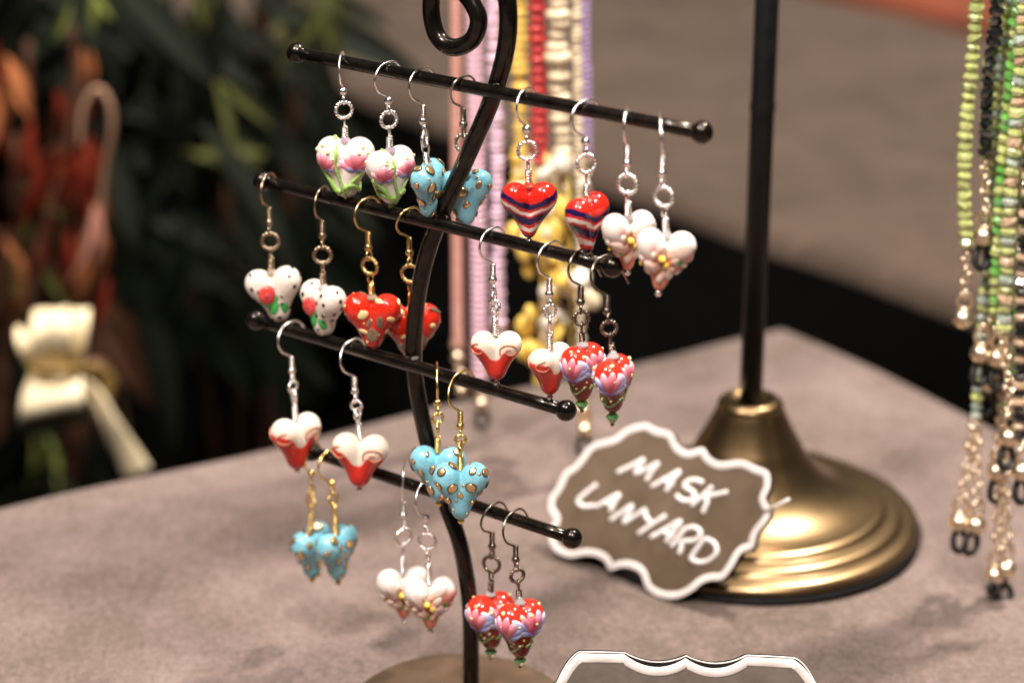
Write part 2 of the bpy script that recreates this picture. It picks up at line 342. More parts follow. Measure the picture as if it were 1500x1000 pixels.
# ------------------------------------------------------------------ heart bead, unit size (x from -1 to 1)
SHAPES = dict(floral=(.46, .52, .36, -.76, 1.4), turquoise=(.48, .51, .30, -.86, 1.4), striped=(.48, .52, .22, -.90, 1.15), blossom=(.50, .50, .19, -.98, 1.25), dotted=(.49, .51, .34, -.72, 1.5), redgold=(.48, .52, .27, -.80, 1.25), swirl=(.48, .52, .34, -.78, 1.25), redfloral=(.38, .60, .33, -.98, 1.2))
_cs = None
def set_shape(kind):   # lobe offset, lobe radius, tip radius, tip height, how fast the lobes merge
    global _cs
    lx, lr, tr, tz, pw = SHAPES[kind]; out = []
    for sx in (-1, 1):
        for t in np.linspace(0, 1, 14): out.append((sx*lx*(1-t)**pw, 0, .38+(tz-.38)*t, lr*(1-t)+tr*t-.035*math.sin(math.pi*t)))
    _cs = np.array(out)
def sdf(P):
    P = np.atleast_2d(P); Q = P*np.array([1, 1.0, 1])
    d = np.linalg.norm(Q[:, None, :]-_cs[None, :, :3], axis=2)-_cs[None, :, 3]
    k = .045; m_ = d.min(1); return m_ - k*np.log(np.exp(-(d-m_[:, None])/k).sum(1)) + k*math.log(3)
def cast(D, o=(0, 0, 0)):
    D = np.atleast_2d(D); o = np.array(o); lo = np.zeros(len(D)); hi = np.full(len(D), 2.0)
    for _ in range(34):
        md = (lo+hi)/2; ins = sdf(o+D*md[:, None]) < 0; lo = np.where(ins, md, lo); hi = np.where(ins, hi, md)
    return o+D*lo[:, None]
def normal(P):
    P = np.atleast_2d(P); h = 1e-3; g = np.stack([sdf(P+np.eye(3)[k]*h)-sdf(P-np.eye(3)[k]*h) for k in range(3)], 1); return g/np.linalg.norm(g, axis=1)[:, None]
def front(x, z, side=-1):
    ys = np.linspace(-1.2, 0, 400); P = np.stack([np.full(400, x), ys, np.full(400, z)], 1); s = sdf(P) < 0
    y = ys[np.argmax(s)] if s.any() else 0.0
    p = np.array([x, y, z]); 
    if not s.any(): p = cast(np.array([[x, 0, z]])/math.hypot(x, z))[0]
    if side > 0: p[1] = -p[1]
    return p, normal(p)[0]
_ico = bmesh.new(); bmesh.ops.create_icosphere(_ico, subdivisions=5, radius=1)
_dirs = np.array([v_.co[:] for v_ in _ico.verts]); _dirs /= np.linalg.norm(_dirs, axis=1)[:, None]
_faces = [tuple(v_.index for v_ in f_.verts) for f_ in _ico.faces]; _ico.free()
BASE = dict(floral='whiteglass', turquoise='turquoise', striped='striped', blossom='blush', dotted='cream', redgold='red', swirl='redcream', redfloral='redmaroon')
HM = {}
for k in SHAPES: set_shape(k); HM[k] = MB().add(cast(_dirs), _faces).mesh('heart_'+k, BASE[k])
# shared decoration pieces, z = outward
foil = MB(); foil.lathe([(1.0, -.25), (.97, .05), (.84, .22)], 12, mi=1); foil.lathe([(.84, .22), (.6, .30), (.3, .34), (0, .35)], 12); FOIL = foil.mesh('foil_dot', ['foil', 'foil_rim'])
def dome(mat, h=.6): return MB().lathe([(1.0, -.3), (1.0, 0), (.86, h*.5), (.5, h*.87), (0, h)], 12).mesh('dome', mat)
DOME = {k: dome(k) for k in ('paleyellow', 'yellow', 'blackdot', 'creamyellow', 'smoke', 'redrose', 'rose', 'whiteglass', 'pink', 'lilac')}
def petal(mats):
    mb = MB(); k = 9; n = 8; vs = []
    for i in range(k):
        t = i/(k-1); w = .40*math.sin(math.pi*min(1, t*.86+.10))**.8 + .01; x_ = t
        for j in range(n):
            a = 2*math.pi*j/n; vs.append((x_, w*math.cos(a), max(-.12, .26*math.sin(math.pi*min(1, t*.85+.1))*math.sin(a)*(1-.35*math.exp(-(math.cos(a)/.25)**2)))+.02))
    mb.add(vs, [(i*n+j, i*n+(j+1) % n, (i+1)*n+(j+1) % n, (i+1)*n+j) for i in range(k-1) for j in range(n)]+[tuple(range(n))[::-1], tuple((k-1)*n+j for j in range(n))])
    return mb.mesh('petal', mats)
def gradpetal(name, c0, c1, c2):
    m, nt, b = newmat(name, .16, 0, .35, Specular_IOR_Level=.35); v, x, y, z = xyz(nt)
    uvn = nt.nodes.new('ShaderNodeUVMap'); sx = nt.nodes.new('ShaderNodeSeparateXYZ'); nt.links.new(uvn.outputs[0], sx.inputs[0])
    f = math_(nt, 'MULTIPLY_ADD', noise(nt, v, 5, 2), .3, math_(nt, 'ADD', sx.outputs[0], -.15)); nt.links.new(ramp(nt, f, [(.12, c0), (.45, c1), (.95, c2)]), b.inputs['Base Color']); M[name] = m
gradpetal('pink', (.56, .07, .12), (.78, .28, .36), (.88, .58, .64)); gradpetal('rose', (.50, .05, .09), (.72, .17, .23), (.84, .42, .47)); gradpetal('lilac', (.14, .14, .42), (.40, .42, .74), (.80, .76, .87)); gradpetal('blossompetal', (.52, .16, .08), (.74, .50, .40), (.80, .73, .68))
PETAL = {k: petal(k) for k in ('pink', 'lilac', 'rose', 'whiteglass', 'leafgreen', 'vine')}
def conform(name, heart, p, n, tdir, L, Wd, h, mat, crease=.0):
    d = np.array(tdir, float); d = d-n*np.dot(d, n); d /= np.linalg.norm(d)+1e-9; s_ = np.cross(n, d); ti = np.linspace(0, 1, 9); js = np.array([-1, -.8, -.45, 0, .45, .8, 1]); P = []; H = []
    for t in ti:
        w = Wd*(math.sin(math.pi*min(1, t*.80+.13))**.8)*.5
        for q in js: P.append(p+d*t*L+s_*w*q); H.append((h*(1-abs(q)**2.6)-crease*h*math.exp(-(q/.18)**2))*min(1, math.sin(math.pi*min(1, t*.9+.07))**.5) - .012)
    P = np.array(P); D = P/np.linalg.norm(P, axis=1)[:, None]; Q = cast(D); Q = Q+normal(Q)*np.array(H)[:, None]; k = len(js)
    me = MB().add(Q, [(i*k+j, (i+1)*k+j, (i+1)*k+j+1, i*k+j+1) for i in range(8) for j in range(k-1)]).mesh(name, mat); uv = me.uv_layers.new(name='UVMap'); tt = np.repeat(ti, k)
    li = np.empty(len(me.loops), int); me.loops.foreach_get('vertex_index', li); u = np.zeros((len(li), 2)); u[:, 0] = tt[li]; uv.data.foreach_set('uv', u.ravel()); return link(name, me, heart)
def frame(p, n, tdir):
    n = np.array(n); t = np.array(tdir, float); t = t-n*np.dot(t, n); t /= np.linalg.norm(t)+1e-9; s = np.cross(n, t)
    return Matrix(((t[0], s[0], n[0], p[0]), (t[1], s[1], n[1], p[1]), (t[2], s[2], n[2], p[2]), (0, 0, 0, 1)))
def stick(name, me, heart, p, n, tdir, sc): return link(name, me, heart, frame(p, n, tdir) @ Matrix.Diagonal((*sc, 1)))
def dirpt(az, el_):   # az 0 = front, el up
    d = np.array([[math.sin(az)*math.cos(el_), -math.cos(az)*math.cos(el_), math.sin(el_)]]); p = cast(d)[0]; return p, normal(p)[0]
def surf_tube(name, pts, r, mat, heart, lift=.3):
    P = []
    for p in pts:
        q, n = p; P.append(q+n*r*lift)
    return obj(name, MB().tube(spline(P, 4), r, 7), mat, heart)
def joined(name, mat, heart, items, h=.6):
    mb = MB()
    for p, n, r in items:
        F = np.array(frame(p, n, (.3, .2, 1))); prof = [(1, -.3), (1, 0), (.8, h*.6), (0, h)]; k = 8; vs = []
        for a, z in prof:
            for j in range(k): t = 2*math.pi*j/k; vs.append(F[:3, :3] @ np.array([a*r*math.cos(t), a*r*math.sin(t), z*r])+F[:3, 3])
        mb.add(vs, [(i*k+j, i*k+(j+1) % k, (i+1)*k+(j+1) % k, (i+1)*k+j) for i in range(3) for j in range(k)])
    return obj(name, mb, mat, heart, kind='stuff')
def scatter(n, mind, seed, zmin=-1.0):
    r_ = np.random.default_rng(seed); out = []; tries = 0
    while len(out) < n and tries < 4000:
        tries += 1; d = r_.normal(size=3); d /= np.linalg.norm(d); p = cast(d[None])[0]
        if p[2] < zmin or (abs(p[0]) < .25 and p[2] > .3): continue
        if all(np.linalg.norm(p-q[0]) > mind for q in out): out.append((p, normal(p)[0]))
    return out, r_
def flower(heart, p, n, r, pet, n_pet=5, center='yellow', a0=0.3, fan=2*math.pi, up=(0, 0, 1), wd=1.05):
    F = np.array(frame(p, n, up))
    for k in range(n_pet):
        a = a0 + fan*k/n_pet; t = F[:3, 0]*math.cos(a)+F[:3, 1]*math.sin(a)
        conform('petal', heart, p+t*r*(.10 if center else .03), n, t, r*(.8 if center else 1), r*wd*.8, min(.13, r*.27) if center else min(.085, r*.11), pet if isinstance(pet, str) else pet[k % len(pet)], .35 if center else .15)
    if center: stick('flower_center', DOME[center], heart, p+n*r*.12, n, up, (r*.16, r*.16, r*.34))
def deco(kind, heart, seed):
    r_ = np.random.default_rng(seed)
    if kind == 'turquoise':
        pts, g = scatter(22, .38, seed)
        for p, n in pts: s_ = g.uniform(.11, .24); stick('gold_spot', FOIL, heart, p, n, g.normal(size=3), (s_, s_*g.uniform(.65, .95), .10))
        pts, g = scatter(14, .34, seed+50); joined('small_gold_spots', 'foil', heart, [(p, n, g.uniform(.04, .065)) for p, n in pts], .35)
    elif kind == 'floral':     # white heart, pink petals on the lobes, green vines
        for az, el_ in ((-1.05, .16), (.72, .22), (math.pi-.75, .2), (math.pi+.75, .2)):
            p, n = dirpt(az, el_-.42)
            flower(heart, p, n, .80, ['pink', 'rose', 'rose', 'rose', 'pink'], 5, None, -1.0, 2.5, wd=.62)
            for s_ in (-1, 1): conform('petal', heart, p, n, (s_*1.0*math.cos(az), s_*1.0*math.sin(az), .30), .55, .34, .07, 'lilac')
        for side in (-1, 1):
            surf_tube('vine', [front(x, z, side) for x, z in ((-.34, .84), (-.24, .45), (-.26, .1), (-.16, -.35), (-.02, -.75), (0, -1.05))], .06, 'vine', heart)
            surf_tube('vine', [front(x, z, side) for x, z in ((.62, -.12), (.42, -.32), (.2, -.55), (.05, -.85))], .055, 'vine', heart)
            surf_tube('vine', [front(x, z, side) for x, z in ((-.80, -.10), (-.58, -.30), (-.36, -.62), (-.14, -.92))], .085, 'vine', heart)
        surf_tube('vine', [dirpt(a, -1.05+.1*math.sin(3*a)) for a in np.linspace(0, 6.0, 12)], .08, 'vine', heart)
        items = [dirpt(az+r_.uniform(-.5, .5), el_) for az in (-.9, .75, 2.4, 3.9) for el_ in (.42, .58, .72, .5)]
        joined('yellow_dots', 'paleyellow', heart, [(p, n, r_.uniform(.055, .085)) for p, n in items], .9)
    elif kind == 'blossom':
        for az, el_, s_ in ((-.45, .0, .74), (.25, -.62, .66), (math.pi-.4, .1, .66), (math.pi+.3, -.6, .5), (-1.6, -.45, .5), (1.7, -.35, .52)):
            p, n = dirpt(az, el_); flower(heart, p, n, s_, 'blossompetal', 5, 'yellow', r_.uniform(0, 1.2), wd=.60)
        for az, el_, t in ((.85, .05, (.3, 0, -1)), (-.1, -.98, (-.3, 0, -1)), (-.8, -.55, (-.2, 0, -1)), (math.pi, -.9, (0, 0, -1)), (2.2, .1, (0, 0, -1))):
            p, n = dirpt(az, el_); conform('green_leaf', heart, p, n, t, .40, .22, .04, 'leafgreen')
    elif kind == 'dotted':
        pts, g = scatter(40, .27, seed); joined('black_dots', 'blackdot', heart, [(p, n, g.uniform(.05, .085)) for p, n in pts], .4)
        for az in (-.38, math.pi-.4):
            p, n = dirpt(az, .12); stick('rose_flower', DOME['redrose'], heart, p, n, (0, 0, 1), (.34, .31, .2))
            F = np.array(frame(p, n, (0, 0, 1))); sp = [p + F[:3, 0]*math.cos(a)*(.03+.038*a)*.9+F[:3, 1]*math.sin(a)*(.03+.038*a)*.9+n*(.13-.012*a) for a in np.linspace(0, 6.6, 24)]
            obj('rose_swirl', MB().tube(sp, .028, 6), 'rose', heart)
            for da, el_, t in ((.75, -.10, (-1, 0, -.55)), (.62, -.55, (-.7, 0, -.9)), (.9, -.6, (.5, 0, -1)), (.55, -.35, (-1, 0, -.2))):
                q, m_ = dirpt(az+da, el_); conform('green_leaf', heart, q, m_, t, .68, .38, .04, 'leafgreen')
    elif kind == 'redgold':
        pts, g = scatter(20, .36, seed)
        for k, (p, n) in enumerate(pts):
            s_ = g.uniform(.09, .19); stick('gold_patch' if k % 3 else 'smoky_patch', DOME['creamyellow' if k % 3 else 'smoke'], heart, p, n, g.normal(size=3), (s_*(1 if k % 3 else 1.35), s_*g.uniform(.5, .8), .05))
        joined('small_gold_dots', 'creamyellow', heart, [(p, n, g.uniform(.03, .05)) for p, n in scatter(22, .25, seed+9)[0]], .4)
        for az in (.15, 1.9, 3.6, 5.0):
            q, m_ = dirpt(az, -.95); stick('smoky_patch', DOME['smoke'], heart, q, m_, (0, 0, 1), (.26, .2, .05))
    elif kind == 'swirl':
        for side in (-1, 1):
            for cx_, cz, sg, a1 in ((.50, .22, 1, 9.5), (-.66, .26, -1, 7.4)):
                pts = []
                for a in np.linspace(.6, a1, 40):
                    rr_ = .05+.034*a; x_, z_ = cx_+sg*rr_*math.cos(a+.6)*1.05, cz+rr_*math.sin(a+.6)*.85; pts.append(front(x_, z_, side))
                surf_tube('spiral_line', pts[::2], .034, 'tan', heart, .2)
    elif kind == 'redfloral':
        for az in (.45, -1.25, 2.0, 3.5):
            p, n = dirpt(az, -.46)
            flower(heart, p, n, 1.75, ['lilac', 'pink', 'rose', 'pink', 'lilac'], 5, None, -.80, 2.0, wd=.30)
            for s_ in (-1, 1): conform('petal', heart, p+n*.02, n, (s_*math.cos(az), s_*math.sin(az), .40), .85, .34, .09, 'lilac')
        items = [dirpt(az+r_.uniform(-.25, .25), el_) for az in np.arange(-3, 3, .85) for el_ in (.36+r_.uniform(-.1, .1), .78+r_.uniform(-.12, .12))]
        joined('yellow_dots', 'paleyellow', heart, [(p, n, r_.uniform(.06, .095)) for p, n in items], .95)
        items = [dirpt(az+r_.uniform(-.3, .3), el_) for az in np.arange(-3, 3, .9) for el_ in (-.72, -.95)]
        joined('small_yellow_dots', 'paleyellow', heart, [(p, n, r_.uniform(.04, .06)) for p, n in items], .95)
        surf_tube('vine', [dirpt(a, -1.06+.13*math.sin(2.3*a)) for a in np.linspace(0, 6.0, 14)], .045, 'darkvine', heart)
        for az in (.5, 2.6, 4.6): surf_tube('vine', [dirpt(az, e_) for e_ in (-.5, -.75, -.95, -1.1)], .04, 'darkvine', heart)

# ------------------------------------------------------------------ earrings
# bar, apex px x, heart centre px (x, y), width px if seen square on, yaw, roll, kind, metal, coil?, hook turn, forward mm, crystal, label
EAR = [
 (0, 500, 507, 244, 88, -6, 0, 'floral', 'bright_silver', 0, 34, 0, 'crystal_lilac', 'white heart earring with pink petals and green vine, leftmost on the top bar'),
 (0, 567, 572, 257, 84, 46, 0, 'floral', 'bright_silver', 0, 0, 0, 'crystal_lilac', 'white heart earring with pink petals, turned sideways, second on the top bar'),
 (0, 616, 627, 277, 80, 72, 0, 'turquoise', 'silver', 1, 0, 0, 'crystal_blue', 'turquoise heart earring with gold spots seen edge-on, third on the top bar'),
 (0, 677, 682, 289, 82, 12, 0, 'turquoise', 'dark_silver', 1, 0, -11.5, 'crystal_blue', 'turquoise heart earring with gold spots partly hidden behind the stem'),
 (0, 769, 775, 307, 84, 2, 0, 'striped', 'bright_silver', 0, 10, 0, 'crystal_red', 'red, navy and white striped heart earring facing front'),
 (0, 856, 860, 327, 84, 54, 0, 'striped', 'bright_silver', 0, -6, 0, 'crystal_red', 'red, navy and white striped heart earring turned sideways'),
 (0, 918, 920, 352, 84, 24, 0, 'blossom', 'bright_silver', 1, 26, -2, 'crystal_clear', 'white heart earring with small blossoms, second from the right on the top bar'),
 (0, 967, 973, 380, 90, 4, -8, 'blossom', 'bright_silver', 1, 34, 4, 'crystal_clear', 'white heart earring with blossoms and green leaf, rightmost on the top bar'),
 (1, 392, 403, 431, 84, -4, 9, 'dotted', 'bronze_wire', 1, 20, 0, 'crystal_peach', 'white heart earring with black dots and a red rose, facing front'),
 (1, 471, 474, 452, 82, -46, 0, 'dotted', 'bronze_wire', 1, 20, 0, 'crystal_clear', 'white heart earring with black dots, turned so its rose faces left'),
 (1, 536, 546, 469, 86, -8, 0, 'redgold', 'brass', 1, 0, 0, 'crystal_peach', 'red heart earring with gold patches, left of the stem'),
 (1, 598, 603, 486, 86, 10, 0, 'redgold', 'brass', 1, 0, -11, 'crystal_peach', 'red heart earring with gold patches, partly behind the stem'),
 (1, 719, 727, 520, 76, 0, 0, 'swirl', 'bright_silver', 1, 0, 0, None, 'red heart earring with cream swirl top on the second bar, facing front'),
 (1, 804, 806, 541, 76, 44, 0, 'swirl', 'bright_silver', 1, 0, 0, None, 'red and cream heart earring turned sideways beside the red floral pair'),
 (1, 849, 853, 545, 74, 38, 0, 'redfloral', 'gunmetal', 1, 0, 0, 'crystal_clear', 'red floral heart earring with dark lower half, second from the ball on the second bar'),
 (1, 884, 898, 563, 76, 62, 0, 'redfloral', 'gunmetal', 1, -8, 4, 'crystal_clear', 'red floral heart earring with pink petals, beside the ball of the second bar'),
 (2, 424, 434, 647, 80, 38, 0, 'swirl', 'bright_silver', 1, 0, 5, None, 'red and cream heart earring turned sideways, leftmost on the third bar'),
 (2, 514, 528, 673, 84, -4, -3, 'swirl', 'bright_silver', 1, 0, 7, None, 'red heart earring with two cream swirls, second on the third bar'),
 (2, 640, 642, 693, 84, -8, 0, 'turquoise', 'gold', 0, 40, 4.5, None, 'turquoise heart earring with gold spots, behind its twin on the third bar'),
 (2, 674, 675, 718, 84, 2, 0, 'turquoise', 'gold', 1, 0, 12, None, 'turquoise heart earring with gold spots, in front of its twin on the third bar'),
 (3, 458, 456, 808, 78, 62, 0, 'turquoise', 'gold', 0, 20, -3.5, None, 'small turquoise heart earring, leftmost on the lowest bar'),
 (3, 482, 494, 811, 80, 58, 0, 'turquoise', 'gold', 0, 0, 1, None, 'small turquoise heart earring, second on the lowest bar'),
 (3, 592, 591, 868, 80, 14, 0, 'blossom', 'bright_silver', 1, 36, -4, None, 'pale pink heart earring behind its twin on the lowest bar'),
 (3, 621, 630, 882, 80, 6, 0, 'blossom', 'bright_silver', 0, 10, 5, None, 'pale pink heart earring with white blossoms at the front of the lowest bar'),
 (3, 722, 719, 909, 76, 26, 0, 'redfloral', 'gunmetal', 1, 0, -3.5, 'crystal_clear', 'red floral heart earring behind its twin on the lowest bar'),
 (3, 752, 762, 921, 76, 30, 0, 'redfloral', 'gunmetal', 1, 0, 4.5, 'crystal_clear', 'red floral heart earring nearest the ball of the lowest bar'),
]
for idx, (bi, apx, hx, hy, wpx, yaw, roll, kind, metal, coil, turn, fwd, crystal, label) in enumerate(EAR):
    set_shape(kind); CLEFT = cast(np.array([[0, 0, 1.]]))[0][2]; TIP = cast(np.array([[0, 0, -1.]]))[0][2]
    bp = bar_point(bi, apx); root = empty('heart_earring', tuple(bp), label, 'earring', 'glass heart earrings on the stand')
    hc = on_plane(hx, hy, BP+BN*fwd*.001, BN); dpt = project(hc)[2]; s_ = 1.04*wpx*dpt/FPX/2
    Rm = Euler((0, R(-roll), R(yaw)), 'XYZ').to_matrix(); Rn = np.array(Rm)
    ho = hc - np.array([0, 0, (.38+SHAPES[kind][1]+TIP)/2*s_]) - bp
    heart = link('heart_bead', HM[kind], root, Matrix.Translation(ho) @ Rm.to_4x4() @ Matrix.Diagonal((s_, s_*(.93+.12*rng.random()), s_*(.97+.06*rng.random()), 1)))
    if kind != 'striped': deco(kind, heart, 100+idx*7)
    top = ho + Rn @ np.array([0, 0, CLEFT*s_]); tip = ho + Rn @ np.array([0, 0, TIP*s_])
    # hook: over the bar, bowing to the front, down to the bead
    a = YAW*0 + math.atan2(BN[1], BN[0]) + R(turn); U = np.array([math.cos(a), math.sin(a), 0])
    ballz = -.0083 - (.0044 if coil else .0006) if bi != 3 else -.0078-(.0044 if coil else .0006)
    Lc = -top[2]+ballz
    bx = np.array([top[0], top[1], 0])*(.35); ball = np.array([bx[0], bx[1], ballz])
    lift = .0028 if idx == 22 else 0
    hk = [(-7.2, -2.4), (-5.6, .2), (-3.2, 2.0+lift*600), (0, 2.3+lift*1000), (2.9, 1.7+lift*900), (5.0, -.4+lift*400), (5.5, -2.7), (4.2, -5.2), (1.9, -6.7), (.35, -7.7), (0, -8.6)]
    if idx in (14, 15): hk = [(-10.5, -8.2), (-8.2, -4.6), (-6.0, -.6), (-3.2, 2.0)] + hk[3:]
    if idx == 22: hk[0] = (-7.0, 4.2); hk[1] = (-5.2, 3.9)
    path = []
    for u, v_ in hk:
        k = min(1, max(0, (2-v_)/9)) if u >= 0 else 0
        path.append(U*u*.001+np.array([0, 0, v_*.001])+bx*k)
    path.append(np.array([bx[0], bx[1], ballz+.0006])); obj('ear_hook', MB().tube(spline(path, 6), .00036, 8), metal, root)
    if coil: obj('hook_coil', MB().coil((bx[0], bx[1], ballz+.0010), (bx[0], bx[1], ballz+.0046), .00062, .00030, 7, 5), metal, root)
    obj('hook_bead', MB().ball(ball, .00125, 14), metal, root)
    # chain from bead to heart
    need = np.linalg.norm(top-ball); q = need/.0152; dr = (top-ball)/need
    def at(mm): return ball+dr*mm*.001*q
    y1 = rng.uniform(-.5, .5)
    obj('hook_loop', MB().ring(at(2.3), .0014, .00036, y1+1.5, 18, 6), metal, root)
    ringyaw = y1 if idx not in (2, 12, 16, 20, 21) else y1+1.0
    if metal == 'gold' or kind == 'swirl':
        for zz_, ya in ((4.5, 0), (7.0, 1.2)): obj('jump_ring', MB().ring(at(zz_), .0016*min(q, 1.12), .00048, ringyaw+ya, 48, 7, twist=1.0), metal, root)
    else: obj('jump_ring', MB().ring(at(5.3), .0023*min(q, 1.12), .00056, ringyaw, 64, 7, twist=1.2), metal, root)
    obj('wire_eye', MB().ring(at(8.5), .0011, .00034, ringyaw+1.35, 18, 6, 1.5), metal, root)
    obj('wire_wrap', MB().coil(at(10.2), at(13.2 if crystal else 14.6), .00068, .00038, 4 if crystal else 6, 5).tube([at(9.8), at(15.6)], .0003, 6), metal, root)
    if crystal:
        c = at(14.3); rb = .0017; obj('crystal_bead', MB().lathe([(.0005, -.0019), (rb, -.0002), (rb, .0002), (.0005, .0019)], 8, c), crystal, root, smooth=False)
    if kind == 'redfloral': obj('end_bead', MB().lathe([(.0006, -.0018), (.0019, -.0001), (.0019, .0002), (.0006, .0017)], 8, tip+np.array([0, 0, -.0012])), 'crystal_green', root, smooth=False); obj('end_pin', MB().ball(tip+np.array([0, 0, -.0034]), .0006, 8), metal, root)
    else: obj('end_pin', MB().ball(tip+np.array([0, 0, -.0009]), .0010, 10).tube([tip+np.array([0, 0, .001]), tip+np.array([0, 0, -.0009])], .0004, 6), 'vine' if kind == 'floral' else metal, root)

# ------------------------------------------------------------------ lanyard stand
LS = on_z(1092, 768); lst = empty('lanyard_stand', tuple(LS), 'tall black pole stand with a flared antique bronze foot', 'stand')
prof = [(.0605, .0006), (.0632, .0014), (.0636, .003), (.0620, .0046), (.0596, .0054), (.0582, .0056), (.0574, .0066), (.0556, .0078), (.0532, .0083), (.0520, .0086), (.0510, .0098), (.0492, .0108), (.0468, .0111), (.0452, .0113), (.0410, .0122), (.0350, .0146), (.0285, .0192), (.0228, .0258), (.0180, .0330), (.0145, .0395), (.0120, .0450), (.0112, .0462)]
pp = spline([(a, b_, 0) for a, b_ in prof], 4); obj('flared_foot', MB().lathe([(p[0]*(.975 if p[0] > .02 else 1), p[1]+.0012) for p in pp], 96), 'bronze', lst)
obj('foot_pad', MB().lathe([(.0614, 0), (.0632, .0004), (.0632, .0016), (.0610, .0022)], 64), 'black_edge', lst)
obj('collar', MB().lathe([(.0112, .0457), (.0119, .0470), (.0117, .0484), (.0103, .0497), (.0089, .0502), (.0079, .0500), (.0066, .0487)], 48), 'bronze', lst)
obj('pole', MB().lathe([(.0041, .046), (.0041, .155), (.0044, .156), (.0044, .158), (.0041, .159), (.0041, .36)], 32), 'pole', lst)
ARM = .345; obj('top_arm', MB().tube([BE*t+np.array([0, 0, ARM]) for t in np.linspace(-.16, .16, 20)], .0045, 16), 'pole', lst)
for t in (-.163, .163): obj('arm_knob', MB().ball(BE*t+np.array([0, 0, ARM]), .0075, 20), 'pole', lst)
AP = LS + np.array([0, 0, ARM])
def lan(px, py, off=0.0): return on_plane(px, py, LS+BN*off, BN)

def rondelle(mat): return MB().ball((0, 0, 0), 1, 7, (1, 1, .72), rings=4).mesh('bead', mat, smooth=False)
for k, c in dict(peridot=(.70, .78, .28), green=(.22, .62, .12), jet=(.008, .008, .009), champagne=(.78, .55, .36), aqua=(.55, .66, .55)).items(): M['b_'+k] = glass_bead('bead_'+k, c, .25 if k != 'jet' else 0, .05)
M['goldbead'] = mottled('champagne_gold', (.76, .60, .42), (.90, .76, .58), 500, .34, 1); BEAD = {k: rondelle('b_'+k) for k in ('peridot', 'green', 'jet', 'champagne', 'aqua')}
GB = MB().ball((0, 0, 0), 1, 14).mesh('gold_ball', 'goldbead')
def walk(pts, step):
    P = np.array(spline(pts, 12)); d = np.r_[0, np.cumsum(np.linalg.norm(np.diff(P, axis=0), axis=1))]
    return [np.array([np.interp(s, d, P[:, k]) for k in range(3)]) for s in np.arange(0, d[-1], step)]
def chainlinks(root, a, b_, r=.0014, name='chain'):
    mb = MB(); L = np.linalg.norm(b_-a); n = max(1, int(L/(r*1.7)))
    for i in range(n): mb.ring(a+(b_-a)*(i+.5)/n, r*.95, r*.27, i*1.4, 14, 5, 1.2); mb.ball(a+(b_-a)*i/n+np.array([.0012*math.sin(i*2.1), 0, 0]), r*(.85 if i % 3 else .6), 8)
    return obj(name, mb, 'goldbead', root)
def fitting(root, p, o, loop=True, r=.0037, tilt=0):
    """gold ball with ring above and rubber loop beneath"""
    p = p-o; obj('ring', MB().ring(p+np.array([0, 0, r+.0022]), .0024, .0007, random.uniform(-.4, .6), 20, 7, 1.15), 'goldbead', root)
    link('gold_ball', GB, root, Matrix.Translation(p) @ Matrix.Diagonal((r, r, r*.92, 1)))
    if loop:
        L = [(0, 0), (.0014, -.0022), (.0023, -.0048), (.0019, -.0070), (0, -.0082), (-.0019, -.0070), (-.0023, -.0048), (-.0014, -.0022)]; ca, sa = math.cos(tilt), math.sin(tilt)
        obj('rubber_loop', MB().tube(spline([p+np.array([x*ca-z*sa, .0012*math.sin(i), -r*.7+x*sa+z*ca]) for i, (x, z) in enumerate(L)], 4, True), .00115, 7, True), 'rubber', root)
def bead_lanyard(px, kinds, r, label, ends, off=0.0, loopback=True, chain_to=None):
    top = lan(px[0][0], 0, off); arm = AP+BE*np.dot(top-LS, BE)+BN*off
    pts = [arm+np.array([0, 0, .006])] + [lan(x, y, off) for x, y in px]; o = arm
    root = empty('beaded_lanyard', tuple(o), label, 'lanyard', 'beaded mask lanyards')
    W_ = walk(pts, r*1.25); tail = W_[-1]
    obj('cord', MB().tube([p-o for p in spline(pts, 6)], .0004, 6), 'twig', root)
    for i, p in enumerate(W_):
        if project(p)[1] < -25: continue
        g = kinds[i % len(kinds)] if len(kinds) > 3 else kinds[rng.integers(len(kinds))]
        link('bead', BEAD[g], root, Matrix.Translation(p-o) @ Euler((rng.normal()*.28, rng.normal()*.28, rng.uniform(0, 6.3))).to_matrix().to_4x4() @ Matrix.Scale(r*(1+.06*rng.normal()), 4))
    # strand above the frame, up to the arm
    last = tail
    for (x, y, lp, tl) in ends:
        p = lan(x, y, off); chainlinks(root, last-o, p+np.array([0, 0, .007])-o); fitting(root, p, o, lp, tilt=tl); last_ = p
    return root
bead_lanyard([(1431, 0), (1424, 90), (1414, 200), (1413, 300), (1417, 362)], ['peridot'], .0026, 'pale yellow-green beaded lanyard hanging leftmost of the right bundle', [(1411, 466, False, 0)], 0)
bead_lanyard([(1462, -10), (1454, 60), (1446, 130), (1443, 228)], ['jet'], .0026, 'black beaded lanyard with rubber loop in the right bundle', [(1441, 346, True, 0)], .001)
bead_lanyard([(1480, 0), (1466, 90), (1456, 200), (1452, 330), (1442, 440), (1436, 520), (1430, 612)], ['peridot', 'peridot', 'aqua'], .0025, 'long yellow-green beaded lanyard reaching nearly to the table, right bundle', [(1406, 764, True, .1), (1430, 768, True, -.25)], -.004)
bead_lanyard([(1492, 0), (1482, 120), (1470, 240), (1463, 362), (1458, 465)], ['green', 'green', 'peridot'], .0027, 'bright green beaded lanyard in the right bundle', [(1437, 517, True, 0), (1462, 524, True, .1)], .003)
bead_lanyard([(1504, 40), (1497, 150), (1488, 300), (1482, 420), (1476, 520), (1466, 600)], ['champagne', 'aqua', 'champagne', 'peridot', 'champagne', 'green'], .0026, 'champagne and mixed colour beaded lanyard in the right bundle', [(1461, 690, True, .05), (1474, 832, True, -.6), (1458, 842, True, .7)], -.008)
